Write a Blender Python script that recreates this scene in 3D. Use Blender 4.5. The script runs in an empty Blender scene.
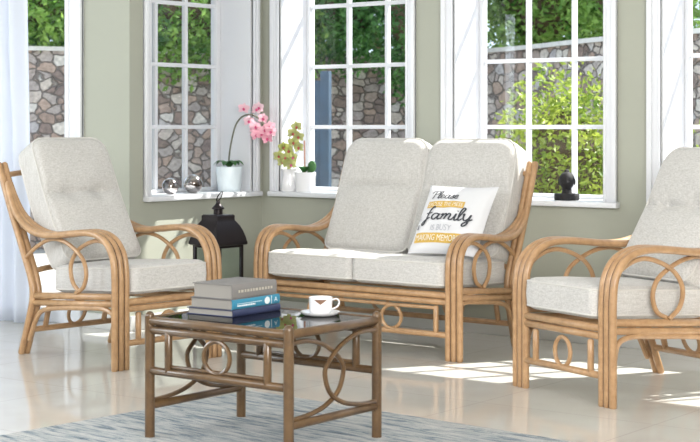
import bpy, bmesh, math, random
from mathutils import Vector, Matrix
PI = math.pi
sc = bpy.context.scene
COL = sc.collection

# ------------------------------------------------------------------ materials
def newmat(name):
    m = bpy.data.materials.new(name); m.use_nodes = True
    nt = m.node_tree; b = nt.nodes['Principled BSDF']
    return m, nt, b
def N(nt, t, **k):
    n = nt.nodes.new(t)
    for a, v in k.items(): setattr(n, a, v)
    return n
def plain(name, col, rough=.5, metal=0, spec=.5, coat=0, bump=0, bscale=60, var=0):
    m, nt, b = newmat(name)
    b.inputs['Base Color'].default_value = (*col, 1)
    b.inputs['Roughness'].default_value = rough
    b.inputs['Metallic'].default_value = metal
    b.inputs['Specular IOR Level'].default_value = spec
    b.inputs['Coat Weight'].default_value = coat
    if bump or var:
        tc = N(nt, 'ShaderNodeTexCoord'); nz = N(nt, 'ShaderNodeTexNoise')
        nz.inputs['Scale'].default_value = bscale; nz.inputs['Detail'].default_value = 4
        nt.links.new(tc.outputs['Object'], nz.inputs['Vector'])
        if bump:
            bp = N(nt, 'ShaderNodeBump'); bp.inputs['Strength'].default_value = bump; bp.inputs['Distance'].default_value = .005
            nt.links.new(nz.outputs['Fac'], bp.inputs['Height']); nt.links.new(bp.outputs['Normal'], b.inputs['Normal'])
        if var:
            cr = ramp(nt, [(.3, tuple(c*(1-var) for c in col)), (.7, tuple(min(1, c*(1+var)) for c in col))])
            nt.links.new(nz.outputs['Fac'], cr.inputs['Fac']); nt.links.new(cr.outputs['Color'], b.inputs['Base Color'])
    return m
def ramp(nt, stops, interp='LINEAR'):
    cr = N(nt, 'ShaderNodeValToRGB'); r = cr.color_ramp; r.interpolation = interp
    while len(r.elements) < len(stops): r.elements.new(.5)
    for e, (p, c) in zip(r.elements, stops): e.position = p; e.color = (*c, 1)
    return cr
def mapping(nt, scale, coord='Object', rot=(0, 0, 0)):
    tc = N(nt, 'ShaderNodeTexCoord'); mp = N(nt, 'ShaderNodeMapping')
    mp.inputs['Scale'].default_value = scale; mp.inputs['Rotation'].default_value = rot
    nt.links.new(tc.outputs[coord], mp.inputs['Vector']); return mp
def cane(name, dark, light, rough=.38, scale=(9, 9, 9)):
    m, nt, b = newmat(name)
    mp = mapping(nt, scale); nz = N(nt, 'ShaderNodeTexNoise'); nz.inputs['Scale'].default_value = 1.6; nz.inputs['Detail'].default_value = 5; nz.inputs['Roughness'].default_value = .65
    nt.links.new(mp.outputs[0], nz.inputs['Vector'])
    cr = ramp(nt, [(.28, dark), (.72, light)]); nt.links.new(nz.outputs['Fac'], cr.inputs['Fac'])
    nt.links.new(cr.outputs['Color'], b.inputs['Base Color'])
    b.inputs['Roughness'].default_value = rough; b.inputs['Coat Weight'].default_value = .25; b.inputs['Coat Roughness'].default_value = .2
    return m
def fabric(name, c1, c2, streak=(260, 260, 26)):
    m, nt, b = newmat(name)
    mp = mapping(nt, streak); nz = N(nt, 'ShaderNodeTexNoise'); nz.inputs['Scale'].default_value = 1; nz.inputs['Detail'].default_value = 3; nz.inputs['Roughness'].default_value = .7
    nt.links.new(mp.outputs[0], nz.inputs['Vector'])
    mp2 = mapping(nt, (60, 200, 200)); n2 = N(nt, 'ShaderNodeTexNoise'); n2.inputs['Scale'].default_value = 1; n2.inputs['Detail'].default_value = 3
    nt.links.new(mp2.outputs[0], n2.inputs['Vector'])
    ad = N(nt, 'ShaderNodeMath', operation='ADD'); nt.links.new(nz.outputs['Fac'], ad.inputs[0]); nt.links.new(n2.outputs['Fac'], ad.inputs[1])
    hf = N(nt, 'ShaderNodeMath', operation='MULTIPLY'); hf.inputs[1].default_value = .5; nt.links.new(ad.outputs[0], hf.inputs[0])
    cr = ramp(nt, [(.36, c1), (.62, c2)]); nt.links.new(hf.outputs[0], cr.inputs['Fac'])
    nt.links.new(cr.outputs['Color'], b.inputs['Base Color']); b.inputs['Roughness'].default_value = .95
    b.inputs['Specular IOR Level'].default_value = .15; b.inputs['Sheen Weight'].default_value = .15
    bp = N(nt, 'ShaderNodeBump'); bp.inputs['Strength'].default_value = .35; bp.inputs['Distance'].default_value = .004
    n3 = N(nt, 'ShaderNodeTexNoise'); n3.inputs['Scale'].default_value = 9; n3.inputs['Detail'].default_value = 3
    tc = N(nt, 'ShaderNodeTexCoord'); nt.links.new(tc.outputs['Object'], n3.inputs['Vector'])
    a2 = N(nt, 'ShaderNodeMath', operation='MULTIPLY_ADD'); a2.inputs[1].default_value = 3.0
    nt.links.new(n3.outputs['Fac'], a2.inputs[0]); nt.links.new(hf.outputs[0], a2.inputs[2])
    nt.links.new(a2.outputs[0], bp.inputs['Height']); nt.links.new(bp.outputs['Normal'], b.inputs['Normal'])
    return m
def glassmat(name, tint=(.97, .99, 1), refl=.10, rough=.0, base=.02, power=5):
    m, nt, b = newmat(name); nt.nodes.remove(b)
    out = nt.nodes['Material Output']; tr = N(nt, 'ShaderNodeBsdfTransparent'); tr.inputs[0].default_value = (*tint, 1)
    gl = N(nt, 'ShaderNodeBsdfGlossy'); gl.inputs['Roughness'].default_value = rough
    lw = N(nt, 'ShaderNodeLayerWeight'); lw.inputs[0].default_value = .5
    pw = N(nt, 'ShaderNodeMath', operation='POWER'); pw.inputs[1].default_value = power; nt.links.new(lw.outputs['Facing'], pw.inputs[0])
    ad = N(nt, 'ShaderNodeMath', operation='MULTIPLY_ADD'); ad.use_clamp = True; ad.inputs[1].default_value = refl; ad.inputs[2].default_value = base
    nt.links.new(pw.outputs[0], ad.inputs[0])
    mx = N(nt, 'ShaderNodeMixShader'); nt.links.new(ad.outputs[0], mx.inputs[0]); nt.links.new(tr.outputs[0], mx.inputs[1]); nt.links.new(gl.outputs[0], mx.inputs[2])
    nt.links.new(mx.outputs[0], out.inputs['Surface']); return m
def leafmat(name, c1, c2, trans=.35):
    m, nt, b = newmat(name); out = nt.nodes['Material Output']
    tc = N(nt, 'ShaderNodeTexCoord'); nz = N(nt, 'ShaderNodeTexNoise'); nz.inputs['Scale'].default_value = 5; nz.inputs['Detail'].default_value = 5
    nt.links.new(tc.outputs['Object'], nz.inputs['Vector'])
    cr = ramp(nt, [(.33, c1), (.66, c2)]); nt.links.new(nz.outputs['Fac'], cr.inputs['Fac'])
    nt.links.new(cr.outputs['Color'], b.inputs['Base Color']); b.inputs['Roughness'].default_value = .45
    tr = N(nt, 'ShaderNodeBsdfTranslucent'); nt.links.new(cr.outputs['Color'], tr.inputs[0])
    mx = N(nt, 'ShaderNodeMixShader'); mx.inputs[0].default_value = trans
    nt.links.new(b.outputs[0], mx.inputs[1]); nt.links.new(tr.outputs[0], mx.inputs[2]); nt.links.new(mx.outputs[0], out.inputs['Surface'])
    return m

M = {}
M['wall'] = plain('sage_paint', (.375, .385, .325), .85, bump=.05, bscale=200)
M['white'] = plain('white_gloss_paint', (.72, .735, .77), .35)
M['ceil'] = plain('ceiling_paint', (.85, .85, .83), .9)
M['cane'] = cane('honey_cane', (.33, .185, .085), (.49, .30, .155), scale=(14, 14, 14))
M['cane_dark'] = cane('bronze_cane', (.070, .038, .017), (.150, .086, .038), .3)
M['fab'] = fabric('oatmeal_weave', (.44, .425, .40), (.60, .585, .565), (190, 190, 14))
M['fab_seat'] = fabric('oatmeal_weave_seat', (.46, .445, .425), (.62, .605, .585), (150, 16, 150))
M['pipe'] = plain('oatmeal_piping', (.60, .58, .55), .9)
M['pillow'] = plain('white_cotton', (.70, .70, .72), .9, bump=.25, bscale=25)
M['ink'] = plain('charcoal_print', (.05, .055, .065), .9)
M['ink_grey'] = plain('pale_grey_print', (.45, .46, .5), .9)
M['gold'] = plain('mustard_print', (.62, .40, .085), .9, bump=.1, bscale=60, var=.12)
M['whiteprint'] = plain('white_print', (.84, .80, .70), .9)
M['black_metal'] = plain('black_lantern_metal', (.022, .017, .019), .32, .6)
M['black_stone'] = plain('black_carved_stone', (.012, .011, .013), .75, bump=.4, bscale=90)
M['porcelain'] = plain('white_porcelain', (.82, .82, .84), .12, coat=.5)
M['tea'] = plain('brown_print', (.20, .11, .07), .3)
M['pot'] = plain('pale_blue_ceramic', (.72, .80, .84), .3)
M['soil'] = plain('bark_soil', (.09, .055, .03), .9, bump=.6, bscale=60)
M['leaf'] = leafmat('plant_leaf', (.035, .13, .04), (.09, .24, .07), .15)
M['stem'] = plain('stem_green', (.13, .13, .09), .5)
M['stick'] = plain('pink_stake', (.55, .30, .24), .6)
M['pink'] = leafmat('pink_petal', (.78, .36, .46), (.86, .62, .68), .3)
M['pinkc'] = plain('magenta_lip', (.62, .08, .22), .5)
M['lime'] = leafmat('lime_petal', (.30, .33, .09), (.58, .60, .28), .3)
M['limec'] = plain('red_lip', (.45, .08, .08), .5)
M['grey_book'] = plain('grey_cloth_cover', (.21, .20, .195), .75, bump=.1, bscale=200)
M['grey_book_dark'] = plain('taupe_cover', (.13, .125, .13), .6)
M['blue_book'] = plain('teal_blue_spine', (.035, .23, .36), .4)
M['navy_book'] = plain('navy_cover', (.03, .04, .10), .5)
M['pages'] = plain('page_edges', (.27, .255, .235), .9)
M['bw'] = plain('pale_spine_print', (.75, .80, .82), .7)
M['silverprint'] = plain('pale_gilt_print', (.46, .43, .36), .6)
M['gap_shade'] = plain('cane_gap_shade', (.1, .06, .03), .7)
M['glass'] = glassmat('window_glass', (.97, .985, 1), .25, base=.012)
M['table_glass'] = glassmat('smoked_table_glass', (.30, .30, .29), .60, base=.05, power=3)
M['lantern_glass'] = glassmat('lantern_glass', (.95, .98, .97), .4)
M['bluewood'] = plain('blue_painted_wood', (.04, .075, .12), .6, var=.2, bscale=9)
M['grass'] = plain('pale_paving', (.42, .40, .36), .85, bump=.4, bscale=12, var=.08)
M['leaf_hedge'] = leafmat('hedge_leaf', (.05, .18, .02), (.44, .66, .16), .5)
M['leaf_dark'] = leafmat('evergreen_leaf', (.03, .12, .03), (.18, .40, .10), .45)
M['leaf_yellow'] = leafmat('sunny_shrub_leaf', (.12, .22, .03), (.48, .55, .10), .45)
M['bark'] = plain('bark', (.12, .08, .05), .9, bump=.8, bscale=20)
M['coping'] = plain('pale_coping', (.70, .68, .64), .8, bump=.4, bscale=14, var=.1)
M['skirt'] = plain('skirting_paint', (.62, .62, .60), .4)

# silver mercury glass
m, nt, b = newmat('crackled_silver')
mp = mapping(nt, (16, 16, 16)); nz = N(nt, 'ShaderNodeTexNoise'); nz.inputs['Detail'].default_value = 6; nz.inputs['Scale'].default_value = 1.5
nt.links.new(mp.outputs[0], nz.inputs['Vector']); cr = ramp(nt, [(.38, (.16, .13, .12)), (.62, (.62, .60, .59))]); nt.links.new(nz.outputs['Fac'], cr.inputs['Fac'])
nt.links.new(cr.outputs['Color'], b.inputs['Base Color']); b.inputs['Metallic'].default_value = 1; b.inputs['Roughness'].default_value = .14
M['silver'] = m

# floor tiles
m, nt, b = newmat('polished_cream_tiles')
mp = mapping(nt, (1, 1, 1)); mp.inputs['Location'].default_value = (.31, .13, 0)
br = N(nt, 'ShaderNodeTexBrick'); br.offset = 0; br.inputs['Scale'].default_value = 1; br.inputs['Mortar Size'].default_value = .0025; br.inputs['Mortar Smooth'].default_value = .3
br.inputs['Brick Width'].default_value = .8; br.inputs['Row Height'].default_value = .8
br.inputs['Color1'].default_value = (.66, .64, .605, 1); br.inputs['Color2'].default_value = (.645, .625, .59, 1); br.inputs['Mortar'].default_value = (.50, .48, .45, 1)
nt.links.new(mp.outputs[0], br.inputs['Vector'])
nz = N(nt, 'ShaderNodeTexNoise'); nz.inputs['Scale'].default_value = 3; nz.inputs['Detail'].default_value = 6; nt.links.new(mp.outputs[0], nz.inputs['Vector'])
crn = ramp(nt, [(.35, (.93, .92, .90)), (.65, (1, 1, 1))]); nt.links.new(nz.outputs['Fac'], crn.inputs['Fac'])
mx = N(nt, 'ShaderNodeMixRGB', blend_type='MULTIPLY'); mx.inputs[0].default_value = 1
nt.links.new(br.outputs['Color'], mx.inputs[1]); nt.links.new(crn.outputs['Color'], mx.inputs[2]); nt.links.new(mx.outputs[0], b.inputs['Base Color'])
b.inputs['Roughness'].default_value = .07; b.inputs['Specular IOR Level'].default_value = .6
M['floor'] = m

# rug
m, nt, b = newmat('blue_streaked_rug')
mp = mapping(nt, (5, 34, 1)); nz = N(nt, 'ShaderNodeTexNoise'); nz.inputs['Scale'].default_value = 1; nz.inputs['Detail'].default_value = 8; nz.inputs['Roughness'].default_value = .72; nz.inputs['Distortion'].default_value = .6
nt.links.new(mp.outputs[0], nz.inputs['Vector'])
cr = ramp(nt, [(.33, (.11, .14, .18)), (.43, (.28, .325, .365)), (.50, (.46, .48, .49)), (.60, (.60, .595, .58))]); nt.links.new(nz.outputs['Fac'], cr.inputs['Fac'])
nt.links.new(cr.outputs['Color'], b.inputs['Base Color']); b.inputs['Roughness'].default_value = 1; b.inputs['Specular IOR Level'].default_value = .1
n2 = N(nt, 'ShaderNodeTexNoise'); n2.inputs['Scale'].default_value = 160; n2.inputs['Detail'].default_value = 3
tc = N(nt, 'ShaderNodeTexCoord'); nt.links.new(tc.outputs['Object'], n2.inputs['Vector'])
bp = N(nt, 'ShaderNodeBump'); bp.inputs['Strength'].default_value = .8; bp.inputs['Distance'].default_value = .01
nt.links.new(n2.outputs['Fac'], bp.inputs['Height']); nt.links.new(bp.outputs['Normal'], b.inputs['Normal'])
M['rug'] = m

# rubble stone wall
m, nt, b = newmat('rubble_stone')
mp = mapping(nt, (7.4, 7.4, 9.6)); nz = N(nt, 'ShaderNodeTexNoise'); nz.inputs['Scale'].default_value = 1.3
nt.links.new(mp.outputs[0], nz.inputs['Vector'])
va = N(nt, 'ShaderNodeVectorMath', operation='MULTIPLY_ADD'); va.inputs[1].default_value = (.6, .6, .6); nt.links.new(nz.outputs['Color'], va.inputs[0]); nt.links.new(mp.outputs[0], va.inputs[2])
v1 = N(nt, 'ShaderNodeTexVoronoi'); v1.feature = 'F1'; v2 = N(nt, 'ShaderNodeTexVoronoi'); v2.feature = 'DISTANCE_TO_EDGE'
for v in (v1, v2): nt.links.new(va.outputs[0], v.inputs['Vector']); v.inputs['Scale'].default_value = 1; v.inputs['Randomness'].default_value = .78
sp = N(nt, 'ShaderNodeSeparateColor'); nt.links.new(v1.outputs['Color'], sp.inputs[0])
cr = ramp(nt, [(0, (.26, .20, .18)), (.25, (.52, .38, .30)), (.5, (.46, .40, .37)), (.75, (.70, .61, .53)), (.9, (.80, .75, .68)), (1, (.48, .45, .46))]); nt.links.new(sp.outputs[0], cr.inputs['Fac'])
n3 = N(nt, 'ShaderNodeTexNoise'); n3.inputs['Scale'].default_value = 3; n3.inputs['Detail'].default_value = 6; nt.links.new(mp.outputs[0], n3.inputs['Vector'])
cr3 = ramp(nt, [(.3, (.6, .6, .6)), (.7, (1, 1, 1))]); nt.links.new(n3.outputs['Fac'], cr3.inputs['Fac'])
mx = N(nt, 'ShaderNodeMixRGB', blend_type='MULTIPLY'); mx.inputs[0].default_value = 1; nt.links.new(cr.outputs[0], mx.inputs[1]); nt.links.new(cr3.outputs[0], mx.inputs[2])
ed = ramp(nt, [(.015, (0, 0, 0)), (.07, (1, 1, 1))]); nt.links.new(v2.outputs['Distance'], ed.inputs['Fac'])
m2 = N(nt, 'ShaderNodeMixRGB'); m2.inputs[1].default_value = (.24, .205, .18, 1); nt.links.new(ed.outputs[0], m2.inputs[0]); nt.links.new(mx.outputs[0], m2.inputs[2])
nt.links.new(m2.outputs[0], b.inputs['Base Color']); b.inputs['Roughness'].default_value = .9
bp = N(nt, 'ShaderNodeBump'); bp.inputs['Strength'].default_value = .9; bp.inputs['Distance'].default_value = .06
nt.links.new(ed.outputs[0], bp.inputs['Height']); nt.links.new(bp.outputs['Normal'], b.inputs['Normal'])
M['stone'] = m

# curtain
m, nt, b = newmat('sheer_white_voile'); out = nt.nodes['Material Output']
b.inputs['Base Color'].default_value = (.80, .83, .90, 1); b.inputs['Roughness'].default_value = .9
tr = N(nt, 'ShaderNodeBsdfTranslucent'); tr.inputs[0].default_value = (.80, .84, .93, 1)
tp = N(nt, 'ShaderNodeBsdfTransparent')
mx = N(nt, 'ShaderNodeMixShader'); mx.inputs[0].default_value = .35; nt.links.new(b.outputs[0], mx.inputs[1]); nt.links.new(tr.outputs[0], mx.inputs[2])
my = N(nt, 'ShaderNodeMixShader'); my.inputs[0].default_value = .10; nt.links.new(mx.outputs[0], my.inputs[1]); nt.links.new(tp.outputs[0], my.inputs[2])
nt.links.new(my.outputs[0], out.inputs['Surface'])
M['voile'] = m

# ------------------------------------------------------------------ geometry helpers
def link(name, bm, mat, parent=None, smooth=True, kind=None, label=None):
    me = bpy.data.meshes.new(name); bm.normal_update(); bmesh.ops.recalc_face_normals(bm, faces=bm.faces[:]); bm.to_mesh(me); bm.free()
    mats = mat if isinstance(mat, (list, tuple)) else [mat]
    for k in mats: me.materials.append(M[k])
    o = bpy.data.objects.new(name, me); COL.objects.link(o)
    if smooth:
        for p in me.polygons: p.use_smooth = True
        try: me.set_sharp_from_angle(angle=math.radians(42))
        except Exception: pass
    if parent: o.parent = parent
    if kind: o['kind'] = kind
    if label: o['label'] = label
    return o
def thing(name, label, cat, loc=(0, 0, 0), rz=0, group=None):
    o = bpy.data.objects.new(name, None); COL.objects.link(o); o.location = loc; o.rotation_euler = (0, 0, rz)
    o.empty_display_size = .1; o['label'] = label; o['category'] = cat
    if group: o['group'] = group
    return o
def tag(o, label, cat, group=None):
    o['label'] = label; o['category'] = cat
    if group: o['group'] = group
    return o
def box(bm, x0, x1, y0, y1, z0, z1, bev=0, mi=0):
    t = bmesh.new(); bmesh.ops.create_cube(t, size=1)
    for v in t.verts: v.co = Vector(((x0+x1)/2+v.co.x*(x1-x0), (y0+y1)/2+v.co.y*(y1-y0), (z0+z1)/2+v.co.z*(z1-z0)))
    if bev: bmesh.ops.bevel(t, geom=t.edges[:], offset=bev, segments=2, affect='EDGES', profile=.5)
    merge(bm, t, mi)
def merge(bm, t, mi=0, mat=None):
    vm = {}
    for v in t.verts: vm[v] = bm.verts.new(mat @ v.co if mat else v.co)
    for f in t.faces:
        try:
            nf = bm.faces.new([vm[v] for v in f.verts]); nf.material_index = mi
        except ValueError: pass
    t.free()
def smoothpath(pts, n=6, closed=False):
    P = [Vector(p) for p in pts]; out = []; L = len(P)
    if L < 3: return P
    rng = range(L) if closed else range(L-1)
    for i in rng:
        if closed: a, b, c, d = P[i-1], P[i], P[(i+1) % L], P[(i+2) % L]
        else:
            b, c = P[i], P[i+1]; a = P[i-1] if i else b+(b-c); d = P[i+2] if i+2 < L else c+(c-b)
        # centripetal-like catmull rom
        ta = 0; tb = ta+max((b-a).length, 1e-6)**.5; tc = tb+max((c-b).length, 1e-6)**.5; td = tc+max((d-c).length, 1e-6)**.5
        for k in range(n):
            t = tb+(tc-tb)*k/n
            A1 = a*((tb-t)/(tb-ta))+b*((t-ta)/(tb-ta)); A2 = b*((tc-t)/(tc-tb))+c*((t-tb)/(tc-tb)); A3 = c*((td-t)/(td-tc))+d*((t-tc)/(td-tc))
            B1 = A1*((tc-t)/(tc-ta))+A2*((t-ta)/(tc-ta)); B2 = A2*((td-t)/(td-tb))+A3*((t-tb)/(td-tb))
            out.append(B1*((tc-t)/(tc-tb))+B2*((t-tb)/(tc-tb)))
    if not closed: out.append(P[-1])
    return out
def tube(bm, pts, r, seg=10, closed=False, n=6, smooth=True, cap=True, mi=0):
    P = smoothpath(pts, n, closed) if smooth else [Vector(p) for p in pts]
    L = len(P); R = r if isinstance(r, (list, tuple)) else [r, r]
    rings = []; prev = None
    for i in range(L):
        if closed: t = P[(i+1) % L]-P[i-1]
        else: t = P[min(i+1, L-1)]-P[max(i-1, 0)]
        t.normalize()
        if prev is None:
            ref = Vector((1, 0, 0)) if abs(t.x) < .9 else Vector((0, 0, 1)); nrm = (ref-t*ref.dot(t)).normalized()
        else: nrm = (prev-t*prev.dot(t)).normalized()
        prev = nrm; bn = t.cross(nrm); rr = R[0]+(R[1]-R[0])*i/max(1, L-1)
        rings.append([bm.verts.new(P[i]+(nrm*math.cos(2*PI*k/seg)+bn*math.sin(2*PI*k/seg))*rr) for k in range(seg)])
    m = L if closed else L-1
    for i in range(m):
        a, b = rings[i], rings[(i+1) % L]
        off = 0
        if closed and i == L-1:
            off = min(range(seg), key=lambda q: (a[0].co-b[q].co).length)
        for k in range(seg):
            try:
                f = bm.faces.new((a[k], a[(k+1) % seg], b[(k+1+off) % seg], b[(k+off) % seg])); f.material_index = mi
            except ValueError: pass
    if cap and not closed:
        for rg, e, s in ((rings[0], P[0], P[1]), (rings[-1], P[-1], P[-2])):
            d = (e-s).normalized()*(R[0]*.45)
            mid = [bm.verts.new(e+(v.co-e)*.65+d) for v in rg]
            for k in range(seg):
                f = bm.faces.new((rg[k], rg[(k+1) % seg], mid[(k+1) % seg], mid[k])); f.material_index = mi
            f = bm.faces.new(mid); f.material_index = mi
def lathe(bm, prof, seg=28, cx=0, cy=0, cz=0, mi=0, ribs=0, ribd=0):
    rings = []
    for r, z in prof:
        if r < 1e-5: rings.append([bm.verts.new((cx, cy, cz+z))])
        else:
            rings.append([bm.verts.new((cx+(r*(1+ribd*math.cos(ribs*2*PI*k/seg)))*math.cos(2*PI*k/seg), cy+(r*(1+ribd*math.cos(ribs*2*PI*k/seg)))*math.sin(2*PI*k/seg), cz+z)) for k in range(seg)])
    for a, b in zip(rings, rings[1:]):
        for k in range(seg):
            q = (k+1) % seg
            if len(a) == 1 and len(b) == 1: continue
            if len(a) == 1: f = (a[0], b[q], b[k])
            elif len(b) == 1: f = (a[k], a[q], b[0])
            else: f = (a[k], a[q], b[q], b[k])
            try: bm.faces.new(f).material_index = mi
            except ValueError: pass
def ball(bm, c, r, sub=2, s=(1, 1, 1), mi=0):
    t = bmesh.new(); bmesh.ops.create_icosphere(t, subdivisions=sub, radius=r)
    for v in t.verts: v.co = Vector((c[0]+v.co.x*s[0], c[1]+v.co.y*s[1], c[2]+v.co.z*s[2]))
    merge(bm, t, mi)

# ------------------------------------------------------------------ the room
XB, YW, YE = -6.29, 7.30, 6.16
T = .30; ZT = 2.36; ZS = .755; ZC = 2.6
WIN = [(-6.142, .955), (-4.862, .955), (-3.582, .955), (-2.302, .955)]   # openings in the back wall
bm = bmesh.new(); box(bm, -9.0, 2.5, -2.5, 7.6, -.12, 0); link('floor', bm, 'floor', smooth=False, kind='structure')
bm = bmesh.new(); box(bm, -9.0, 2.5, -2.5, 7.6, ZC, ZC+.15); link('ceiling', bm, 'ceil', smooth=False, kind='structure')
bm = bmesh.new()
edges = [XB-T] + [e for x, w in WIN for e in (x, x+w)] + [2.5]
for i in range(0, len(edges), 2): box(bm, edges[i], edges[i+1], YW, YW+T, 0, ZC)
for x, w in WIN: box(bm, x, x+w, YW, YW+T, 0, ZS-.03); box(bm, x, x+w, YW, YW+T, ZT, ZC)
link('wall_back', bm, 'wall', smooth=False, kind='structure')
W2Y, W2W = 6.318, .882
bm = bmesh.new()
box(bm, XB-T, XB, YE, W2Y, 0, ZC); box(bm, XB-T, XB, W2Y+W2W, YW, 0, ZC)
box(bm, XB-T, XB, W2Y, W2Y+W2W, 0, ZS-.03); box(bm, XB-T, XB, W2Y, W2Y+W2W, ZT, ZC)
link('wall_left', bm, 'wall', smooth=False, kind='structure')
DX0, DX1 = -8.30, -6.796
bm = bmesh.new(); box(bm, DX1, XB-T, YE, YE+T, 0, ZC); box(bm, DX0, DX1, YE, YE+T, ZT, ZC); box(bm, -9.0, DX0, YE, YE+T, 0, ZC)
link('wall_alcove', bm, 'wall', smooth=False, kind='structure')
bm = bmesh.new(); box(bm, -9.3, -9.0, -2.5, YE+T, 0, ZC); link('wall_far_left', bm, 'wall', smooth=False, kind='structure')
bm = bmesh.new(); box(bm, 2.5, 2.8, -2.5, 7.6, 0, ZC); link('wall_right', bm, 'wall', smooth=False, kind='structure')
bm = bmesh.new(); box(bm, -9.3, 2.8, -2.8, -2.5, 0, ZC); link('wall_front', bm, 'wall', smooth=False, kind='structure')
# baseboards
bm = bmesh.new(); box(bm, XB+.016, 2.5, YW-.016, YW-.001, 0, .085, .003); link('baseboard_back', bm, 'skirt', kind='structure')
bm = bmesh.new(); box(bm, XB+.001, XB+.016, YE, YW-.001, 0, .085, .003); link('baseboard_left', bm, 'skirt', kind='structure')
bm = bmesh.new(); box(bm, -6.66, XB, YE-.016, YE-.001, 0, .085, .003); link('baseboard_alcove', bm, 'skirt', kind='structure')

def window(idx, loc, rz, w, stile=.038, z0=ZS, z1=ZT, rows=(1.15, 1.525, 1.90, 2.275), cols=3, gy=.262, sill_l=.09, sill_r=.09, arch=.075):
    root = bpy.data.objects.new('window_%d' % idx, None); COL.objects.link(root); root.location = loc; root.rotation_euler = (0, 0, rz); root['kind'] = 'structure'
    t = .012
    b1 = bmesh.new()   # jamb lining
    box(b1, 0, t, 0, T, z0, z1); box(b1, w-t, w, 0, T, z0, z1); box(b1, t, w-t, 0, T, z1-t, z1)
    link('jamb_lining', b1, 'white', root, smooth=False)
    b1 = bmesh.new()   # architrave, two steps
    for x0, x1 in ((-arch, 0), (w, w+arch)):
        box(b1, x0, x1, -.014, -.001, z0, z1+arch, .002)
    box(b1, -arch-.0, -arch+.03, -.028, -.001, z0, z1+arch, .005); box(b1, w+arch-.03, w+arch, -.028, -.001, z0, z1+arch, .005)
    box(b1, -.014, .0, -.020, -.001, z0, z1, .003); box(b1, w, w+.014, -.020, -.001, z0, z1, .003)
    box(b1, 0, w, -.014, -.001, z1, z1+arch, .002); box(b1, -arch, w+arch, -.028, -.001, z1+arch-.03, z1+arch, .005)
    link('architrave', b1, 'white', root)
    b1 = bmesh.new()   # frame of the sash
    box(b1, t, stile, gy-.02, gy+.03, z0, z1-t, .004); box(b1, w-stile, w-t, gy-.02, gy+.03, z0, z1-t, .004)
    box(b1, stile, w-stile, gy-.02, gy+.03, z0, z0+.022, .004); box(b1, stile, w-stile, gy-.02, gy+.03, z1-.05, z1-t, .004)
    link('window_frame', b1, 'white', root)
    b1 = bmesh.new()
    for k in range(1, cols):
        x = stile+(w-2*stile)*k/cols; box(b1, x-.0115, x+.0115, gy-.012, gy+.02, z0+.022, z1-.05, .003)
    for z in rows: box(b1, stile, w-stile, gy-.0125, gy+.0205, z-.0115, z+.0115, .003)
    link('glazing_bars', b1, 'white', root)
    b1 = bmesh.new(); box(b1, stile-.003, w-stile+.003, gy+.002, gy+.006, z0+.02, z1-.048); link('pane', b1, 'glass', root, smooth=False)
    b1 = bmesh.new(); box(b1, -sill_l, w+sill_r, -.05, 0, z0-.03, z0, .006); box(b1, 0, w, -.01, T, z0-.03, z0, .003)
    link('window_sill', b1, 'white', root)
    return root
for i, (x, w) in enumerate(WIN): window(i+2, (x, YW, 0), 0, w, sill_l=.066, arch=.066 if i == 0 else .075)
window(1, (XB, W2Y, 0), PI/2, W2W, stile=.052, sill_l=.056, sill_r=.054, arch=.054)
# glazed door behind the curtain
root = bpy.data.objects.new('door_1', None); COL.objects.link(root); root.location = (DX0, YE, 0); root['kind'] = 'structure'
w = DX1-DX0
bm = bmesh.new(); box(bm, w, w+.136, -.018, -.001, 0, ZT+.1, .003); box(bm, w+.10, w+.136, -.034, -.001, 0, ZT+.1, .006); box(bm, w+.0, w+.03, -.028, -.001, 0, ZT, .005)
box(bm, -.1, w+.1, -.018, -.001, ZT, ZT+.1, .003); box(bm, -.1, 0, -.018, -.001, 0, ZT+.1, .003); link('architrave', bm, 'white', root)
bm = bmesh.new(); box(bm, w-.055, w, .02, .08, 0, ZT, .004); box(bm, 0, .055, .02, .08, 0, ZT, .004); box(bm, .055, w-.055, .02, .08, ZT-.06, ZT, .004); box(bm, .055, w-.055, .02, .08, 0, .07, .004)
box(bm, w/2-.04, w/2+.04, .02, .08, .07, ZT-.06, .004); link('door_frame', bm, 'white', root)
bm = bmesh.new(); box(bm, .05, w-.05, .048, .053, .06, ZT-.05); link('pane', bm, 'glass', root, smooth=False)

# curtain
bm = bmesh.new(); nx, nz = 90, 24; g = []
for i in range(nx+1):
    t = i/nx; row = []
    for j in range(nz+1):
        q = j/nz; z = .012+q*2.55
        x = -7.95+t*(.96+.03*math.sin(q*5)+.02*(1-q))
        y = 6.0+.035*math.sin(t*46+.6*math.sin(q*4))*(.75+.25*q)+.012*math.sin(t*17+q*3)
        row.append(bm.verts.new((x, y, z)))
    g.append(row)
for i in range(nx):
    for j in range(nz): bm.faces.new((g[i][j], g[i+1][j], g[i+1][j+1], g[i][j+1]))
o = link('curtain', bm, 'voile'); tag(o, 'sheer white floor-length curtain hanging at the far left over the glazed door', 'curtain')
sm = o.modifiers.new('thick', 'SOLIDIFY'); sm.thickness = .002

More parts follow.
